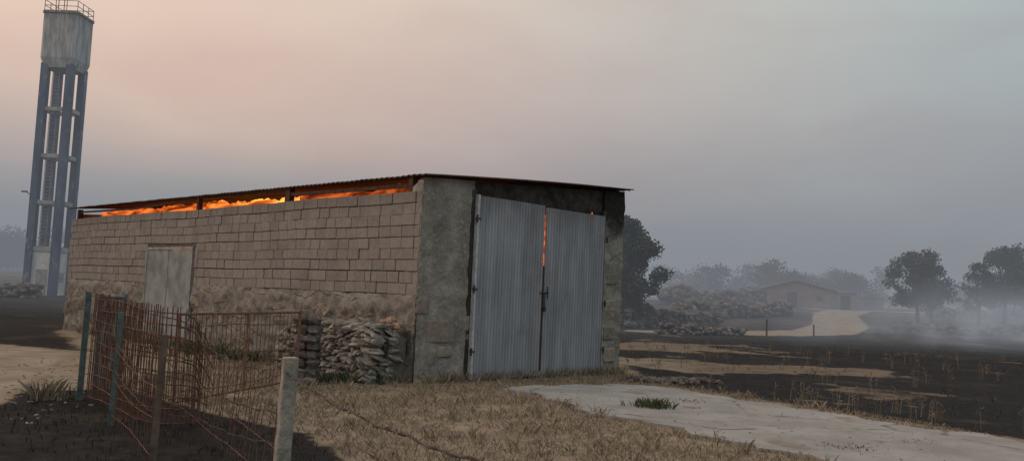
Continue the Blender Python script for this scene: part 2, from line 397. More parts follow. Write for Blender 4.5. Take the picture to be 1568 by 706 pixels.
leaf('left_door_leaf',1.31,3.215,3.50,True,0.0); leaf('right_door_leaf',3.28,5.2,3.47,False,.02)
m=MB()
m.box(3.20,3.30,-.058,-.035,.03,2.25); m.box(1.20,1.30,-.03,.03,.03,3.6); m.box(5.2,5.27,-.03,.03,.03,3.6)
for x,z in ((1.27,.55),(1.27,1.72),(1.27,3.05),(5.23,.55),(5.23,1.55),(5.23,2.95)):
    m.tube([(x,-.12,z-.07),(x,-.12,z+.07)],.022,8); m.box(x-.03,x+.1 if x<3 else x+.03,-.115,-.098,z-.02,z+.02)
m.tube([(3.12,-.11,1.72),(3.38,-.11,1.72)],.014,6); m.tube([(3.23,-.125,1.72),(3.235,-.13,1.5),(3.25,-.12,1.42)],.016,6)
m.box(3.205,3.275,-.15,-.115,1.34,1.43); m.tube([(3.33,-.12,1.85),(3.33,-.13,1.6)],.012,6)
m.box(1.30,5.2,-.03,.0,.0,.035)
m.obj('door_hinges_and_latch',M_dkmetal,barn)
# side door
m=MB(); 
for j in range(2):
    a=8.73+j*1.27; m.box(-.06,-.03,a,a+1.235,.26,2.42)
m.obj('side_door_panels',m_simple('side_door_paint',(.13,.145,.147),(.25,.268,.265),2.2,.7,.3),barn)
m=MB(); m.box(-.075,.0,8.64,8.71,.24,2.5); m.box(-.075,.0,11.24,11.31,.24,2.5); m.box(-.078,.0,8.71,11.24,2.43,2.5); m.box(-.07,-.025,9.967,9.998,.26,2.43)
m.obj('side_door_frame',m_simple('side_door_frame_paint',(.15,.155,.155),(.28,.285,.28),6,.7),barn)
# interior floor + fire
m=MB(); m.box(.4,W-.32,.42,L-.32,-.02,.02); m.obj('charred_floor',M_soot,barn)
def flame_sheet(m,x,y0,y1,zb,ztop,n,amp,axis='y',wob=.12):
    vs=[]
    for i in range(n+1):
        u=y0+(y1-y0)*i/n; top=ztop+amp*(mn.fractal(Vector((u*1.4,x,3.3)),.7,2,4))
        for k,z in enumerate(np.linspace(zb,top,6)):
            d=wob*mn.noise(Vector((u*1.5,z*2,x)))
            vs.append((x+d,u,z) if axis=='y' else (u,x+d,z))
    m.add(vs,[(i*6+k,i*6+k+1,(i+1)*6+k+1,(i+1)*6+k) for i in range(n) for k in range(5)])
m=MB()
flame_sheet(m,.50,4.8,9.2,2.9,3.60,120,.10,wob=.08); flame_sheet(m,.9,7.0,13.5,2.7,3.62,240,.10); flame_sheet(m,1.9,5,14,2.2,3.70,200,.2)
m.obj('fire_flames',m_emit('flames',2.1,1.1,(.95,.15,.015),(1,.38,.06),(1,.6,4)),barn,True)
m=MB(); flame_sheet(m,.7,9,16.7,2.6,3.70,200,.08,wob=.06); flame_sheet(m,1.4,4,10,2.6,3.74,200,.08,wob=.06)
flame_sheet(m,-.028,3.20,3.30,2.27,3.33,6,.1,'x',.0)
m.add([(4.74,-.02,3.43),(4.84,-.02,3.43),(4.82,-.02,3.49),(4.80,-.02,3.545),(4.765,-.02,3.50)],[(0,1,2,3,4)])
m.obj('fire_embers',m_emit('embers_glow',1.25,1.6,(.75,.11,.02),(1,.20,.03),(1,.6,4)),barn,True)
m=MB(); flame_sheet(m,.6,.45,5.0,2.6,3.68,120,.08,wob=.06)
m.obj('fire_low_glow',m_emit('low_glow',.85,1.6,(.60,.09,.02),(1,.19,.03),(1,.6,4)),barn,True)
for k,(x,y,e) in enumerate(((2.5,3.0,45),(2.8,8.0,100),(2.8,13.5,70))):
    li=bpy.data.lights.new('fire_light','POINT'); li.energy=e; li.color=(1,.3,.06); li.shadow_soft_size=.6
    lo=bpy.data.objects.new('fire_light_%d'%(k+1),li); COL.objects.link(lo); lo.parent=barn; lo.location=(x,y,2.2)

# ---------------------------------------------------------------- stones
def rock(mb,c,sx,sy,sz,rot=None,mi=0,seed=0,boxy=.6,nz_=.28):
    n1_,n2_=7,5
    q=Matrix.Rotation(R(0,6.28),3,'Z')@Matrix.Rotation(R(-.3,.3),3,'X')@Matrix.Rotation(R(-.3,.3),3,'Y') if rot is None else rot
    vs=[]
    for j in range(n2_+1):
        ph=math.pi*j/n2_
        for i in range(n1_):
            th=2*math.pi*i/n1_
            d=Vector((math.sin(ph)*math.cos(th),math.sin(ph)*math.sin(th),math.cos(ph)))
            mx=max(abs(d.x),abs(d.y),abs(d.z)); d=d.lerp(d/mx,boxy)
            d*=1+nz_*mn.noise(d*1.3+Vector((seed,seed*.7,0)))
            vs.append(Vector(c)+q@Vector((d.x*sx,d.y*sy,d.z*sz)))
    fs=[(j*n1_+i,(j+1)*n1_+i,(j+1)*n1_+(i+1)%n1_,j*n1_+(i+1)%n1_) for j in range(n2_) for i in range(n1_)]
    mb.add(vs,fs,mi)
pile=empty('stone_pile',(C0[0],C0[1],0),rz)
m=MB()
k=0
z=.05
while z<1.02:
    y=.14+R(0,.1); 
    while y<3.15:
        top=1.02+.06*math.sin(y*4.3)+.05*math.sin(y*9)-.34*max(0,(y-2.3))
        ln=R(.10,.23); th=R(.032,.052)
        if R(0,1)<.2: ln=R(.07,.1); th=R(.05,.075)
        if z<top:
            tilt=.42*math.sin(y*2.1+z*2.5)+R(-.3,.3)
            rot=Matrix.Rotation(R(-.35,.35),3,'Z')@Matrix.Rotation(tilt,3,'X')@Matrix.Rotation(R(-.3,.3),3,'Y')
            rock(m,(-.62-.12*(1-z)+R(-.05,.05),y+ln*.5,z+R(-.025,.025)),R(.10,.16),ln*.62,th,rot,0,k,.85,.4); k+=1
            rock(m,(-.36+R(-.1,.1),y+ln*.5,z+R(-.03,.05)),R(.12,.18),ln*.7,th,rot,0,k,.85,.4); k+=1
        y+=ln*1.0
    z+=.07
m.box(-.42,-.03,.2,2.6,-.02,.8)
m.obj('piled_stones',M_rock,pile)
m=MB(); 
for (y,z,s) in ((.33,1.08,.1),(.52,1.05,.08),(.18,1.0,.08)): rock(m,(-.3,y,z),s,s*.8,s*.7,None,0,y*9,.8,.4)
m.obj('reddish_stones',m_simple('reddish_stone',(.2,.13,.10),(.32,.22,.16),8),pile)

m=MB()
for layer in range(8):
    for a in range(2):
        for b_ in range(2):
            rock(m,(-3.42+a*.17+R(-.02,.02),14.8+b_*.2,.07+layer*.14),R(.10,.14),R(.09,.13),.078,Matrix.Rotation(R(-.2,.2),3,'Z'),0,layer*4+a*2+b_,.85,.4)
m.obj('stone_gate_pier',M_rockdk)

# ---------------------------------------------------------------- fences
def post(name,x,y,h,w,mat,lean=(0,0),taper=.9,rough_=0):
    m=MB(); n=10; vs=[]
    for i in range(n+1):
        f=i/n; ww=w/2*(1-(1-taper)*f)
        for (a,b_) in ((-1,-1),(1,-1),(1,1),(-1,1)):
            vs.append((a*ww+lean[0]*f*h+R(-1,1)*rough_,b_*ww+lean[1]*f*h+R(-1,1)*rough_,-.25+(h+.25)*f))
    m.add(vs,[(i*4+k,i*4+(k+1)%4,(i+1)*4+(k+1)%4,(i+1)*4+k) for i in range(n) for k in range(4)]+[(n*4,n*4+1,n*4+2,n*4+3)])
    o=m.obj(name,mat); o.location=(x,y,H(x,y)); o.rotation_euler=(0,0,R(.2,.6)); return o
o=post('concrete_fence_post',-1.72,7.0,1.05,.12,M_conc,(.02,-.01),.92,.005)
bv=o.modifiers.new('b','BEVEL'); bv.width=.012; bv.segments=2
post('teal_steel_post',-5.61,11.79,1.42,.075,M_teal,(0.01,0),1)
post('teal_steel_post',-4.34,9.89,1.24,.058,M_teal,(0.02,0),1)
post('rusty_iron_post',-3.02,7.75,1.14,.06,m_simple('rusty_post_paint',(.07,.05,.042),(.15,.11,.09),9),(0.03,0),1)
gt=empty('sheet_metal_gate',(-5.5,11.95,0),math.radians(35))
m=MB(); m.box(0.03,.30,-.012,.012,.12,1.33); m.obj('panel',M_grey,gt)
m=MB(); m.box(-.02,.03,-.02,.02,.02,1.4); m.box(.30,.33,-.02,.02,.02,1.4); m.box(.03,.30,-.018,.018,1.33,1.37); m.box(.03,.30,-.018,.018,.08,.12); m.obj('frame',M_teal,gt)

def mesh_fence(name,pl,h0,h1,sp=.09,hz=5,r=.0045,mat=None,sag=0,lean=0.0,zb=.03,parent=None,jit=.012,endcurve=0):
    m=MB(); pts=[Vector(p) for p in pl]; 
    seg=[];tot=0
    for a,b_ in zip(pts[:-1],pts[1:]): seg.append((tot,tot+(b_-a).length,a,b_)); tot+=(b_-a).length
    def P(s):
        s=min(max(s,0),tot)
        for a0,a1,a,b_ in seg:
            if s<=a1+1e-6: return a.lerp(b_,(s-a0)/(a1-a0))
    def top(s):
        h=h0+(h1-h0)*s/tot-sag*math.sin(math.pi*s/tot)
        if endcurve: 
            q=max(0,(s-(tot-endcurve))/endcurve); h=h*(1-.35*(1-math.sqrt(max(0,1-q*q))))
        return h
    s=0
    while s<=tot:
        p=P(s); q=P(min(s+.02,tot)); d=(q-p).normalized() if (q-p).length>1e-6 else Vector((1,0)); nn=Vector((-d.y,d.x))
        tp=top(s)+R(-.01,.03)
        j=R(-jit,jit)
        m.tube([(p.x,p.y,zb),(p.x+nn.x*(lean*.5+R(-jit,jit))+j*.4,p.y+nn.y*lean*.5,zb+(tp-zb)*.5),(p.x+nn.x*lean+j*d.x,p.y+nn.y*lean+j*d.y,tp)],r,4,cap=False)
        s+=sp*R(.85,1.15)
    for k in range(hz):
        f=(k+.25)/(hz-.4); f=min(f,.985)
        line=[];ns=max(8,int(tot/.12)); ph_=R(0,6)
        for i in range(ns+1):
            s=tot*i/ns; p=P(s); z=zb+(top(s)-zb)*f
            q=P(min(s+.02,tot)); p2=P(max(s-.02,0)); d=(q-p2).normalized(); nn=Vector((-d.y,d.x))
            line.append((p.x+nn.x*lean*f,p.y+nn.y*lean*f,z+R(-.006,.006)+.015*math.sin(s*2.4+ph_)))
        m.tube(line,r*1.05,4,cap=False)
    return m.obj(name,mat or M_rust,parent)
e=empty('rusty_mesh_fence')
mesh_fence('mesh_panel_1',[(-5.55,11.85),(-4.8,10.9),(-4.2,10.15),(-3.85,9.85),(-3.62,9.8),(-3.5,9.92),(-3.47,10.2)],1.40,1.30,.055,10,.007,lean=.02,parent=e,endcurve=.5)
mesh_fence('mesh_panel_2',[(-5.2,11.5),(-4.5,10.75),(-3.95,10.3),(-3.6,10.2),(-3.42,10.35)],1.36,1.24,.065,6,.0065,lean=-.05,parent=e,endcurve=.5)
mesh_fence('mesh_panel_3',[(-4.34,9.89),(-3.7,8.9),(-3.02,7.75)],.98,.80,.13,3,.0042,sag=.12,parent=e)
mesh_fence('mesh_panel_4',[(-3.45,9.95),(-2.7,8.6),(-2.3,7.9),(-1.78,7.02)],.98,.62,.13,3,.0042,sag=.05,parent=e,lean=.06,jit=.04)
g=empty('rusty_mesh_gate')
mesh_fence('gate_mesh',[(-4.15,11.2),(-3.42,14.55)],1.18,1.18,.125,3,.006,parent=g,zb=.1,jit=.006)
m=MB()
for a,b_ in (((-4.15,11.2,1.2),(-3.42,14.6,1.2)),((-4.15,11.2,.1),(-3.42,14.6,.1)),((-4.15,11.2,.05),(-4.15,11.2,1.2)),((-3.42,14.6,.05),(-3.42,14.6,1.24)),((-3.78,12.9,.1),(-3.78,12.9,1.2))): m.tube([a,b_],.019,6)
m.obj('gate_frame',m_simple('gate_rust',(.10,.05,.035),(.2,.11,.08),12),g)
def barbed(name,a,b_,sag,r=.0032,bsp=.12,mat=None,n=60):
    m=MB(); a=Vector(a);b_=Vector(b_); pts=[]; Ln=(b_-a).length
    for i in range(n+1):
        f=i/n; p=a.lerp(b_,f); p.z-=sag*4*f*(1-f); p.z+=.006*math.sin(f*37)+.004*math.sin(f*91); pts.append(p)
    for ph in (0,math.pi):
        m.tube([p+Vector((0,math.cos(i*1.3+ph),math.sin(i*1.3+ph)))*r*.9 for i,p in enumerate(pts)],r,4,cap=False)
    s=0.03
    while s<Ln:
        f=s/Ln; i=min(int(f*n),n-1); p=pts[i].lerp(pts[i+1],f*n-i)
        for _ in range(3):
            d=Vector((R(-1,1),R(-1,1),R(-1,1))).normalized()*.02; m.tube([p-d,p+d],[.001,.0022] ,3,cap=False)
        s+=bsp
    return m.obj(name,mat or M_wire)
barbed('barbed_wire',(-1.70,6.95,.93),(.55,1.9,1.12),.10,r=.0048)
barbed('barbed_wire',(-3.0,7.75,.95),(-1.74,7.0,.62),.10)
barbed('barbed_wire',(-3.0,7.75,.65),(-1.74,7.0,.38),.09)
barbed('barbed_wire',(-4.34,9.89,.9),(-3.0,7.75,.72),.05)
barbed('barbed_wire',(-4.34,9.89,.6),(-3.0,7.75,.45),.05)
barbed('barbed_wire',(-3.4,14.6,.8),(-1.72,7.0,.85),.22)
barbed('barbed_wire',(-3.5,10.0,1.0),(-1.72,7.0,.95),.10)

# ---------------------------------------------------------------- water tower
TX,TY=-32.4,62.; tz=H(TX,TY)-.3
tw=empty('water_tower',(TX,TY,tz),math.radians(0)); tw.scale=(1,1,.975)
t=NT('blue_grey_tower_paint'); c=t.ramp(t.noise(.8,5,.6,t.mapping((1,1,.4))),.35,.65,(.032,.048,.085),(.08,.105,.155))
c=t.mix(t.ramp(t.noise(1.7,5,.7,t.mapping((1,1,.5))),.58,.7),c,(.24,.24,.25)); M_tb=t.done(c,.85)
t=NT('stained_tank_concrete'); c=t.ramp(t.noise(1.2,6,.7,t.mapping((2,2,.35))),.35,.65,(.20,.21,.215),(.42,.42,.415))
c=t.mix(t.math('MULTIPLY',t.ramp(t.noise(3,5,.7,t.mapping((2,2,.15))),.5,.7),.6),c,(.10,.10,.11)); 
z=t.sep()[2]; c=t.mix(t.math('MULTIPLY',t.ramp(t.math('ADD',z,t.noise(2,5,.6)),20.2,21.4),.5),c,(.09,.085,.085)); M_tank=t.done(c,.9)
M_tc=m_simple('tower_concrete',(.20,.20,.20),(.36,.355,.34),2.5,.9)
a=1.12; lw=.24
m=MB()
for sx in(-1,1):
    for sy in (-1,1):
        cx,cy=sx*(a-lw),sy*(a-lw); m.box(cx-lw,cx+lw,cy-lw,cy+lw,-.5,16.9)
m.obj('legs',M_tb,tw)
m=MB()
for z in (13.6,10.2,6.85,3.5):
    for s in (-1,1):
        m.box(-a+.02,a-.02,s*(a-.2)-.12,s*(a-.2)+.12,z-.14,z+.14); m.box(s*(a-.2)-.12,s*(a-.2)+.12,-a+.35,a-.35,z-.14,z+.14)
m.box(-.96,.96,-.96,.96,3.64,3.72)
m.obj('ring_beams',M_tc,tw)
m=MB()
t0=1.06;t1=1.24;ch=.2
def ring(h,z): 
    c_=ch; return [(-h+c_,-h,z),(h-c_,-h,z),(h,-h+c_,z),(h,h-c_,z),(h-c_,h,z),(-h+c_,h,z),(-h,h-c_,z),(-h,-h+c_,z)]
rs=[ring(t0,16.6),ring(t1,17.3),ring(t1,20.55),ring(t1+.06,20.56),ring(t1+.06,20.72)]
m.add([p for r_ in rs for p in r_],[(i*8+k,i*8+(k+1)%8,(i+1)*8+(k+1)%8,(i+1)*8+k) for i in range(4) for k in range(8)]+[tuple(range(7,-1,-1)),tuple(range(32,40))])
m.obj('tank',M_tank,tw)
m=MB(); h=1.16
cs=[(-h,-h),(h,-h),(h,h),(-h,h)]
for i in range(4):
    A_=Vector((*cs[i],0));B_=Vector((*cs[(i+1)%4],0))
    for z in (21.1,21.5): m.tube([A_+Vector((0,0,z)),B_+Vector((0,0,z))],.025,5)
    for k in range(3): p_=A_.lerp(B_,k/3); m.tube([p_+Vector((0,0,20.7)),p_+Vector((0,0,21.5))],.025,5)
m.tube([(-.2,-h,20.7),(-.2,-h,21.9),(.2,-h,21.9),(.2,-h,20.7)],.03,5)
m.obj('top_railing',m_simple('railing_steel',(.1,.1,.1),(.2,.2,.2),5,.6),tw)
m=MB()
for x in (-.42,.05): m.tube([(x,-.75,.2),(x,-.75,16.8)],.03,4)
for k in range(64): m.tube([(-.42,-.75,.4+k*.26),(.05,-.75,.4+k*.26)],.018,4)
for k in range(16):
    z=3.9+k*.82
    m.tube([(-.42,-.75,z),(-.5,-.4,z),(-.2,-.12,z),(.12,-.4,z),(.05,-.75,z)],.02,4)
for x,y in ((-.5,-.4),(-.2,-.12),(.12,-.4)): m.tube([(x,y,3.9),(x,y,16.4)],.018,4)
m.tube([(.45,.3,3.6),(.45,.3,17)],.09,8)
m.obj('caged_ladder',M_tc,tw)
m=MB(); m.box(-.98,.98,-.98,.98,-.4,3.34); m.obj('pump_room',m_simple('white_pump_room',(.40,.40,.39),(.62,.61,.59),1.5,.9),tw)
m=MB(); m.box(-.3,.45,-1.0,-.975,.1,2.1); m.box(.975,1.0,-.4,.3,1.2,1.9); m.box(.55,.75,-1.0,-.975,2.3,2.5); m.obj('pump_room_door',m_simple('pump_door_grey',(.2,.2,.2),(.34,.33,.32),3),tw)
m=MB(); m.tube([(-1.05,-1.0,7.3),(-1.3,-1.2,7.5)],.03,6); m.box(-1.62,-1.25,-1.3,-1.15,7.48,7.58); m.obj('lamp_arm',M_dkmetal,tw)

# ---------------------------------------------------------------- trees
def m_leaf(name,a,b_):
    t=NT(name); c=t.ramp(t.isl(),0,1,a,b_); c=t.mix(t.math('MULTIPLY',t.ramp(t.noise(.7,3,.5),.4,.65),.6),c,tuple(x*.45 for x in a))
    return t.done(c,.8,spec=.2)
M_leaf=m_leaf('oak_leaves',(.022,.034,.022),(.055,.072,.045)); M_leaf2=m_leaf('scorched_oak_leaves',(.024,.03,.02),(.065,.07,.042))
M_bark=m_simple('oak_bark',(.03,.026,.022),(.085,.072,.06),4)
def crown(m,clumps,nleaf,ls,mi=1):
    for (c,r) in clumps:
        for _ in range(int(nleaf*r[0]*r[2])):
            d=Vector((random.gauss(0,1),random.gauss(0,1),random.gauss(0,1))).normalized()*(R(.1,1.3)**.6)
            p=Vector(c)+Vector((d.x*r[0],d.y*r[1],d.z*r[2]))
            a=Vector((R(-1,1),R(-1,1),R(-1,1))).normalized(); b_=a.cross(Vector((R(-1,1),R(-1,1),R(-1,1)))).normalized(); s=ls*R(.5,1.2)
            m.add([p-a*s,p+b_*s*.6,p+a*s,p-b_*s*.6],[(0,1,2,3)],mi)
def tree(name,x,y,h,rad,seed,mat=None,nl=520,ls=.13,trunk=.35,ncl=26,low=.35):
    random.seed(seed); m=MB(); z0=H(x,y)-.1
    top=h*.55; lean=R(-.06,.06)*h
    m.tube([(0,0,0),(lean*.3,0,h*.2),(lean*.7,.1,h*.38),(lean,0,top)],[h*.03,h*.024,h*.018,h*.01],7,0)
    cl=[]
    for i in range(ncl):
        th=R(0,6.28); f=R(low,1); env=math.sin(min(1,(f-low*.7)/(1-low*.7))*math.pi*.86+.35)
        rr=rad*max(.3,env)*R(.3,1.0)
        c=(lean+math.cos(th)*rr,math.sin(th)*rr,h*(f*.93))
        r=rad*R(.12,.30); cl.append((c,(r,r,r*R(.6,.9))))
        s=Vector((lean*.6,.05,h*R(.22,.42))); mid=s.lerp(Vector(c),.55)+Vector((0,0,h*.03))
        if i%2==0: m.tube([s,mid,c],[h*.012,h*.007,h*.002],5,0)
    crown(m,cl,nl,ls)
    o=m.obj(name,[M_bark,mat or M_leaf]); o.location=(x,y,z0); return o
tree('oak_tree',7.8,58,7.7,2.5,3,nl=750,ncl=84,low=.12)
tree('oak_tree',37.0,80,6.9,3.0,11,M_leaf2,nl=520,ls=.14,ncl=60,low=.28)
tree('oak_tree',40.2,84,6.9,2.0,31,M_leaf2,nl=520,ls=.14,ncl=34,low=.32)
tree('oak_tree',43.6,82,6.2,2.0,12,M_leaf2,nl=520,ls=.14,ncl=34,low=.3)
tree('oak_tree',47.0,84,8.0,3.2,15,M_leaf2,nl=520,ls=.14,ncl=60,low=.28)
tree('oak_tree',52.5,83,7.6,3.0,19,M_leaf2,nl=480,ls=.15,ncl=34,low=.32)
random.seed(40)
m=MB()
def dtree(x,y,h,rad):
    z=H(x,y); m.tube([(x,y,z-.3),(x,y,z+h*.5)],[h*.03,h*.015],5,0)
    cl=[]
    for i in range(14):
        f=R(.15,1); th=R(0,6.28); rr=rad*R(.2,.85)*math.sin(min(1,f)*2.4+.4)
        r=rad*R(.25,.45); cl.append(((x+math.cos(th)*rr,y+math.sin(th)*rr,z+h*(f*.88)),(r,r,r*.7)))
    crown(m,cl,44,.3)
for i in range(30):
    xi=R(.16,.50); y=R(170,260); dtree(xi*y,y,R(5.5,9),R(3,6))
for i in range(16):
    xi=R(.20,.40); y=R(140,180); dtree(xi*y,y,R(5,8),R(3,4.5))
for i in range(16):
    xi=R(-.66,-.52); y=R(150,240); dtree(xi*y,y,R(5,8.5),R(4,7))
for i in range(12):
    xi=R(.50,.85); y=R(150,220); dtree(xi*y,y,R(5,8),R(3,6))
m.obj('distant_trees',[M_bark,M_leaf])

m=MB(); vs=[];n=160
for i in range(n+1):
    x=-520+1100*i/n; hh=9+3.5*mn.fractal(Vector((x*.008,1,0)),.7,2,4)
    for (y,z) in ((330,3),(380,hh),(470,hh+1.5),(600,4)): vs.append((x,y,z))
m.add(vs,[(i*4+k,(i+1)*4+k,(i+1)*4+k+1,i*4+k+1) for i in range(n) for k in range(3)])
m.obj('distant_hills',m_simple('wooded_hill',(.03,.035,.03),(.08,.08,.06),.05,.95,.1),None,True)

sh=empty('brick_farm_shed',(37.5,112,H(37.5,112)),math.radians(-8))
m=MB()
prof=[(-6,-.5),(3.6,-.5),(3.6,2.2),(-1.2,3.35),(-6,2.0)]
m.add([(x,0,z) for x,z in prof]+[(x,9,z) for x,z in prof],[(0,1,2,3,4),(9,8,7,6,5)]+[(i,i+5,(i+1)%5+5,(i+1)%5) for i in range(5)])
m.obj('walls',m_simple('far_brick',(.14,.095,.075),(.24,.16,.13),1.2),sh)
m=MB(); m.add([(-6.3,-.3,2.0),(-1.2,-.3,3.45),(-1.2,9.3,3.45),(-6.3,9.3,2.0),(4.0,-.3,2.2),(4,9.3,2.2)],[(0,1,2,3),(1,4,5,2)]); 
o=m.obj('roof',m_simple('far_tiles',(.04,.036,.034),(.09,.075,.068),2),sh); o.modifiers.new('s','SOLIDIFY').thickness=.12
m=MB(); m.box(3.62,6.4,.4,6,-.5,2.1); m.box(3.5,6.6,.2,6.2,2.1,2.25); m.obj('lean_to',m_simple('grey_render',(.18,.17,.16),(.27,.25,.24),1),sh)
m=MB(); m.box(-2.2,-1.0,-.03,.0,.0,1.9); m.box(1.4,2.1,-.03,0,.9,1.5); m.box(4.4,5.6,.37,.395,0,1.8); m.obj('openings',M_dkmetal,sh)
s2=empty('ruined_shed',(56,140,H(56,140)),.3)
m=MB(); m.box(-4,4,0,5,-.5,1.8); m.box(-4.2,4.2,-.2,5.2,1.8,1.95); m.box(-1,0,-.02,-.001,0,1.5); m.obj('walls',M_rockdk,s2)

def rubble(name,pl,h,w,mat,seed,size=.28):
    random.seed(seed); m=MB()
    for (a,b_) in zip(pl[:-1],pl[1:]):
        a=Vector(a);b_=Vector(b_); L_=(b_-a).length; n=int(L_/size*3.2)
        for i in range(n*int(max(1,h/size*1.6))):
            p=a.lerp(b_,R(0,1)); hh=h*(.65+.5*mn.noise(Vector((p.x*.3,p.y*.3,seed))))
            z=R(0,1)*hh; ww=w*(1-.6*z/h)
            rock(m,(p.x+R(-ww,ww),p.y+R(-ww,ww),H(p.x,p.y)+z),size*R(.5,1.1),size*R(.5,1.),size*R(.35,.7),None,0,i)
    m.obj(name,mat)
rubble('dry_stone_wall',[(7,57),(11,60),(15,66)],1.5,.9,M_rockdk,1,.3)
rubble('dry_stone_wall',[(9,50),(13.5,52)],.7,.8,M_rockdk,2,.18)
rubble('dry_stone_wall',[(14,72),(20,78),(26,84)],1.8,1.0,M_rockdk,3,.4)
rubble('dry_stone_wall',[(17,95),(30,106)],2.2,1.2,M_rockdk,4,.5)
rubble('dry_stone_wall',[(29,66),(38,66),(50,62)],.9,.6,M_rockdk,5,.35)
rubble('dry_stone_wall',[(48,100),(66,112)],1.6,.8,M_rockdk,6,.5)
rubble('loose_stones',[(2.7,18.2),(4.2,18.6)],.10,.4,M_rockdk,7,.08)
rubble('dry_stone_wall',[(-30,56),(-44,60),(-64,66)],1.1,.6,M_rockdk,8,.3)
random.seed(99)
for (x,y,h) in ((15.2,52,1.0),(19,55,.8),(-14.4,24.,.9)): post('wooden_field_post',x,y,h,.08,M_wood,(R(-.05,.05),0),.9)

# ---------------------------------------------------------------- vegetation
def blades(name,pts,hmin,hmax,w,mat,bend=.5,per=1):
    v=[];f=[]
    for (x,y) in pts:
        z=H(x,y)
        for _ in range(per):
            h=R(hmin,hmax); th=R(0,6.28); dx,dy=math.cos(th),math.sin(th); b_=R(0,bend)*h
            px,py=x+R(-.03,.03),y+R(-.03,.03); o=len(v); ww=w*R(.6,1.2)
            v+= [(px-dy*ww,py+dx*ww,z-.01),(px+dy*ww,py-dx*ww,z-.01),(px+dx*b_*.4+dy*ww*.6,py+dy*b_*.4-dx*ww*.6,z+h*.6),(px+dx*b_,py+dy*b_,z+h),(px+dx*b_*.4-dy*ww*.6,py+dy*b_*.4+dx*ww*.6,z+h*.6)]
            f.append((o,o+1,o+2,o+3,o+4))
    me=bpy.data.meshes.new(name); me.from_pydata(v,[],f); me.materials.append(mat); ob=bpy.data.objects.new(name,me); COL.objects.link(ob); return ob
def scatter(n,x0,x1,y0,y1,fn):
    X=np.random.uniform(x0,x1,n);Y=np.random.uniform(y0,y1,n); k=fn(X,Y); return list(zip(X[k],Y[k]))
c_,s_=math.cos(rz),math.sin(rz)
def inbarn(X,Y,mg=.03):
    lx=(X-C0[0])*c_+(Y-C0[1])*s_; ly=-(X-C0[0])*s_+(Y-C0[1])*c_
    return (lx>-mg)&(ly>-mg)&(lx<W+mg)&(ly<L+mg)
def clump(X,Y,f=1.2): return np.array([mn.fractal(Vector((a*f,b*f,9)),.7,2,3) for a,b in zip(X,Y)])
def dry(X,Y):
    return (sdpoly(X,Y,slab)<.02)&(sdpoly(X,Y,burnL)<-.05)&(sdpoly(X,Y,pathL)<.1)&(sdpoly(X,Y,burnC)<.2)&(~inbarn(X,Y))&(clump(X,Y)>-.28+np.random.uniform(-.3,.2,len(X)))
def m_grass(name,a,b_):
    t=NT(name); c=t.ramp(t.isl(),0,1,a,b_); return t.done(c,.9,spec=.1)
M_dry=m_grass('dry_grass',(.14,.11,.08),(.38,.315,.235)); M_green=m_grass('green_weed',(.045,.06,.035),(.11,.13,.075)); M_straw=m_grass('dry_stalk',(.15,.122,.09),(.33,.275,.205))
blades('dry_grass',scatter(60000,-6,6.5,5.5,20,dry),.015,.065,.0033,M_dry,1.4,2)
blades('dry_grass_tufts',scatter(2400,-6,5.5,7,19,lambda X,Y:dry(X,Y)&(clump(X,Y,2.5)>.15)),.06,.17,.0036,M_dry,.9,7)
def edge(X,Y): d=sdpoly(X,Y,slab); return (d<.06)&(d>-.18)&(~inbarn(X,Y))&(clump(X,Y,1.5)>-.05)
blades('slab_edge_grass',scatter(18000,-.5,10,5,18,edge),.02,.09,.0035,M_dry,.9,2)
pts=[]
for i in range(900):
    y=R(0,15); x=-abs(random.gauss(0,.16))-.05; pts.append((C0[0]+x*c_-y*s_,C0[1]+x*s_+y*c_))
for i in range(260):
    x=R(0,W+.1); 
    y=-abs(random.gauss(0,.08))-.06; pts.append((C0[0]+x*c_-y*s_,C0[1]+x*s_+y*c_))
blades('wall_foot_grass',pts,.05,.24,.004,M_straw,.7,5)
def weed(name,x,y,r,h,n,mat,seed):
    random.seed(seed); p=[(x+random.gauss(0,r),y+random.gauss(0,r)) for _ in range(n)]
    return blades(name,p,h*.35,h,.008,mat,.9,4)
weed('green_weed',2.25,13.55,.16,.18,80,M_green,1); weed('green_weed',4.05,10.4,.16,.07,70,M_green,2); weed('green_weed',-2.55,15.8,.22,.25,90,M_green,3)
weed('green_weed',-3.0,15.4,.15,.2,60,M_green,4); weed('green_weed',-7.2,20.2,.4,.35,60,M_green,5); weed('green_weed',-5.6,18.9,.3,.3,60,M_green,6)
weed('dry_weed',2.9,14.5,.2,.08,60,M_dry,8); weed('dry_weed',5.1,11.2,.25,.06,160,M_dry,9); weed('dry_weed',1.3,14.2,.25,.06,120,M_dry,10)
weed('dry_weed',-6.0,11.7,.12,.3,30,M_straw,21); weed('dry_weed',-1.9,7.2,.14,.22,40,M_straw,22)
random.seed(5)
def stalks(name,pts,hm,mat):
    m=MB()
    for (x,y) in pts:
        z=H(x,y)
        for _ in range(random.randint(2,5)):
            h=hm*R(.4,1); dx,dy=R(-.18,.18)*h,R(-.18,.18)*h; px,py=x+R(-.08,.08),y+R(-.08,.08)
            m.tube([(px,py,z-.02),(px+dx*.5,py+dy*.5,z+h*.5),(px+dx,py+dy,z+h)],[.004,.003,.002],3,cap=False)
            for k in range(random.randint(2,6)):
                f=R(.4,1); q=Vector((px+dx*f,py+dy*f,z+h*f)); d=Vector((R(-1,1),R(-1,1),R(.1,1)))*.06; m.tube([q,q+d],[.002,.005],3,cap=False)
    m.obj(name,mat)
pp=scatter(130,3.5,26,11,34,lambda X,Y:(sdpoly(X,Y,burnC)>-.5)&(sdpoly(X,Y,slab)<-.05))
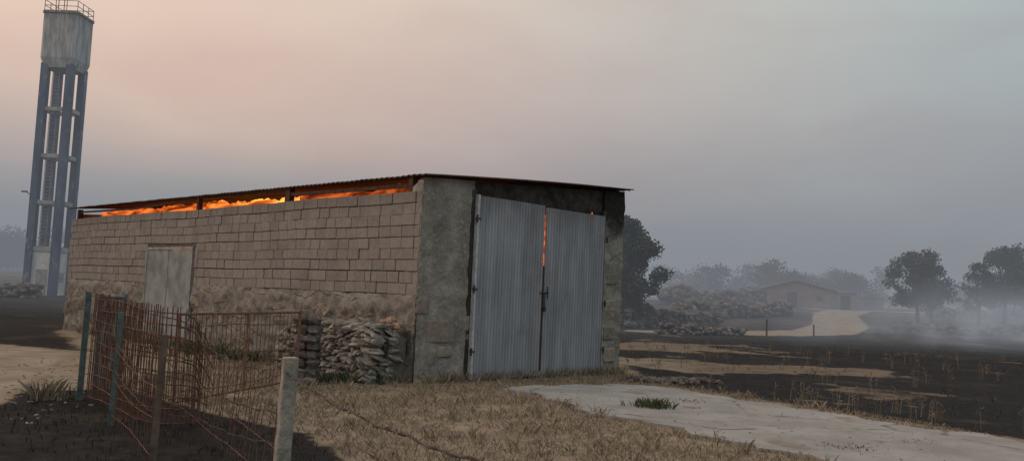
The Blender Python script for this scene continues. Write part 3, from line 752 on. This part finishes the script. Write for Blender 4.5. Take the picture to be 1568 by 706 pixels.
for i in range(34):
    f=R(0,1); pp.append((4.6+(9-4.6)*f+R(-.1,.9),15.0+(9.2-15.0)*f+R(0,1.)))
stalks('dry_stalks',pp,.42,m_grass('scorched_stalk',(.10,.082,.062),(.26,.215,.165)))
tuft=scatter(4200,3,40,12,45,lambda X,Y:(sdpoly(X,Y,burnC)>-.3)&(clump(X,Y,.5)>.16))
blades('scorched_grass',tuft,.04,.12,.006,m_grass('scorched_grass',(.03,.026,.022),(.15,.12,.088)),.8,4)
bs=scatter(7000,-7,8.5,5.5,20,lambda X,Y:(sdpoly(X,Y,burnL)>0))
blades('burnt_stubble',bs,.02,.08,.004,m_grass('charred_stubble',(.008,.008,.008),(.05,.04,.035)),.8,2)
m=MB()
for i in range(420):
    x,y=R(-9,-5),R(7,19); 
    rock(m,(x,y,H(x,y)+.004),R(.008,.03),R(.008,.03),R(.006,.015),None,0,i)
for i in range(260):
    x,y=R(-1.5,5),R(8,16); rock(m,(x,y,.04 if sdpoly(np.array([x]),np.array([y]),slab)[0]>0 else .005),R(.006,.022),R(.006,.02),R(.005,.012),None,0,i)
m.obj('pebbles',M_rock)

# ---------------------------------------------------------------- smoke haze (volumes over the fields; emission stands in for scattered light)
def haze(name,x0,x1,y0,y1,z0,z1,dens,col,hetero=False):
    m=MB(); m.box(x0,x1,y0,y1,z0,z1)
    mat=bpy.data.materials.new(name+'_volume'); mat.use_nodes=True; nt=mat.node_tree; nt.nodes.clear()
    out=nt.nodes.new('ShaderNodeOutputMaterial'); ab=nt.nodes.new('ShaderNodeVolumeAbsorption'); em=nt.nodes.new('ShaderNodeEmission'); ad=nt.nodes.new('ShaderNodeAddShader')
    ab.inputs['Color'].default_value=(0,0,0,1); ab.inputs['Density'].default_value=dens
    em.inputs[0].default_value=(*col,1); em.inputs[1].default_value=dens
    if hetero:
        def node(t_,**k):
            n=nt.nodes.new(t_); 
            for a_,b_ in k.items(): setattr(n,a_,b_)
            return n
        tc=node('ShaderNodeTexCoord'); mp=node('ShaderNodeMapping'); nz_=node('ShaderNodeTexNoise'); mr_=node('ShaderNodeMapRange')
        nt.links.new(tc.outputs['Object'],mp.inputs[0]); mp.inputs['Rotation'].default_value=(0,.7,0); mp.inputs['Scale'].default_value=(.24,.13,.20); nt.links.new(mp.outputs[0],nz_.inputs[0]); nz_.inputs['Scale'].default_value=1.0; nz_.inputs['Detail'].default_value=4; nz_.inputs['Distortion'].default_value=1.0
        nt.links.new(nz_.outputs[0],mr_.inputs[0]); mr_.inputs[1].default_value=.47; mr_.inputs[2].default_value=.74; mr_.inputs[3].default_value=0; mr_.inputs[4].default_value=dens
        sp=node('ShaderNodeSeparateXYZ'); nt.links.new(tc.outputs['Object'],sp.inputs[0])
        cur=mr_.outputs[0]
        for (ax,a0,a1,o0) in ((2,z1,.2,0),(1,y0,y0+9,0),(0,x0+2,38,.12)):
            m2=node('ShaderNodeMapRange',interpolation_type='SMOOTHSTEP'); nt.links.new(sp.outputs[ax],m2.inputs[0]); m2.inputs[1].default_value=a0; m2.inputs[2].default_value=a1; m2.inputs[3].default_value=o0
            ml=node('ShaderNodeMath',operation='MULTIPLY'); nt.links.new(cur,ml.inputs[0]); nt.links.new(m2.outputs[0],ml.inputs[1]); cur=ml.outputs[0]
        nt.links.new(cur,ab.inputs['Density']); nt.links.new(cur,em.inputs[1])
    nt.links.new(ab.outputs[0],ad.inputs[0]); nt.links.new(em.outputs[0],ad.inputs[1]); nt.links.new(ad.outputs[0],out.inputs['Volume'])
    return m.obj(name,mat)
haze('smoke_haze',-700,700,34,650,-6,16,.0068,(.245,.262,.295))
haze('smoke_wisps',13,52,33,66,-.5,4.6,.12,(.32,.345,.38),True)

# ---------------------------------------------------------------- sky
w=bpy.data.worlds.new('World'); scene.world=w; w.use_nodes=True; nt=w.node_tree; nt.nodes.clear()
def N(t_): return nt.nodes.new(t_)
lk=nt.links.new
out=N('ShaderNodeOutputWorld'); bg1=N('ShaderNodeBackground'); bg2=N('ShaderNodeBackground'); mx=N('ShaderNodeMixShader')
sky=N('ShaderNodeTexSky'); sky.sky_type='NISHITA'; sky.sun_disc=False; sky.sun_elevation=math.radians(14); sky.sun_rotation=math.radians(-70); sky.dust_density=5
lk(sky.outputs[0],bg1.inputs[0]); bg1.inputs[1].default_value=.08
tc=N('ShaderNodeTexCoord'); sp=N('ShaderNodeSeparateXYZ'); lk(tc.outputs['Generated'],sp.inputs[0])
def mathn(op,a,b=0.,c=0.):
    n=N('ShaderNodeMath'); n.operation=op
    for i,v in enumerate((a,b,c)):
        if isinstance(v,bpy.types.NodeSocket): lk(v,n.inputs[i])
        else: n.inputs[i].default_value=v
    return n.outputs[0]
def mr(f,a,b):
    n=N('ShaderNodeMapRange'); n.interpolation_type='SMOOTHSTEP'; lk(f,n.inputs[0]); n.inputs[1].default_value=a; n.inputs[2].default_value=b; return n.outputs[0]
def mixc(f,a,b,mode='MIX'):
    n=N('ShaderNodeMix'); n.data_type='RGBA'; n.blend_type=mode
    for i,v in ((0,f),(6,a),(7,b)):
        if isinstance(v,bpy.types.NodeSocket): lk(v,n.inputs[i])
        else: n.inputs[i].default_value=(*v,1) if isinstance(v,tuple) else v
    return n.outputs[2]
mp=N('ShaderNodeMapping'); lk(tc.outputs['Generated'],mp.inputs[0]); mp.inputs['Scale'].default_value=(1,1,3.0); mp.inputs['Rotation'].default_value=(0,math.radians(-5),0)
def nz(sc,det,dist=0,loc=None):
    n=N('ShaderNodeTexNoise'); n.inputs['Scale'].default_value=sc; n.inputs['Detail'].default_value=det; n.inputs['Distortion'].default_value=dist; n.inputs['Roughness'].default_value=.45; lk(mp.outputs[0],n.inputs['Vector']); return n.outputs['Fac']
nA=nz(1.9,4,.3); nB=nz(3.6,4,.3)
el=mathn('ADD',sp.outputs[2],mathn('MULTIPLY',mathn('SUBTRACT',nA,.5),.20))
ramp=N('ShaderNodeValToRGB'); lk(el,ramp.inputs[0]); cr=ramp.color_ramp
stops=[(0,(.29,.292,.32)),(.07,(.345,.337,.355)),(.14,(.42,.405,.418)),(.22,(.49,.48,.48)),(.33,(.55,.555,.54)),(.6,(.85,.84,.81)),(1,(1.05,1.04,1.0))]
cr.elements[0].position=0; cr.elements[0].color=(*stops[0][1],1); cr.elements[1].position=1; cr.elements[1].color=(*stops[-1][1],1)
for p_,c in stops[1:-1]: e_=cr.elements.new(p_); e_.color=(*c,1)
az=mathn('SUBTRACT',mathn('MULTIPLY',sp.outputs[1],.25),mathn('MULTIPLY',sp.outputs[0],.97))
warm=mathn('MULTIPLY',mr(az,-.40,.78),mr(el,.02,.22))
c1=mixc(warm,(.84,.97,1.0),(1.74,1.29,1.04))
c=mixc(1.0,ramp.outputs[0],c1,'MULTIPLY')
veil=mathn('MULTIPLY',mr(nB,.38,.66),.8)
c=mixc(veil,c,mixc(1.0,c,(.93,.87,.88),'MULTIPLY'))
lk(c,bg2.inputs[0]); bg2.inputs[1].default_value=1.0
mx.inputs[0].default_value=.9; lk(bg1.outputs[0],mx.inputs[1]); lk(bg2.outputs[0],mx.inputs[2]); lk(mx.outputs[0],out.inputs[0])
sun=bpy.data.lights.new('sun','SUN'); sun.energy=.5; sun.angle=math.radians(20); sun.color=(1,.90,.82)
so=bpy.data.objects.new('sun',sun); COL.objects.link(so)
d=Vector((-.80,-.35,.62)).normalized(); so.rotation_euler=d.to_track_quat('Z','Y').to_euler()

# ---------------------------------------------------------------- camera
cam=bpy.data.cameras.new('camera'); co=bpy.data.objects.new('camera',cam); COL.objects.link(co); scene.camera=co
cam.sensor_width=36; cam.lens=1350/1568*36; cam.clip_end=3000; cam.clip_start=.05
ph=math.radians(4.32); th=math.radians(2.55)
F=Vector((0,math.cos(ph),math.sin(ph))); U0=Vector((0,-math.sin(ph),math.cos(ph))); X=Vector((1,0,0))
Rv=X*math.cos(th)+U0*math.sin(th); Uv=-X*math.sin(th)+U0*math.cos(th)
mt=Matrix((Rv,Uv,-F)).transposed().to_4x4(); mt.translation=Vector((0,0,1.6)); co.matrix_world=mt
scene.view_settings.view_transform='Standard'; scene.view_settings.look='None'; scene.view_settings.exposure=0
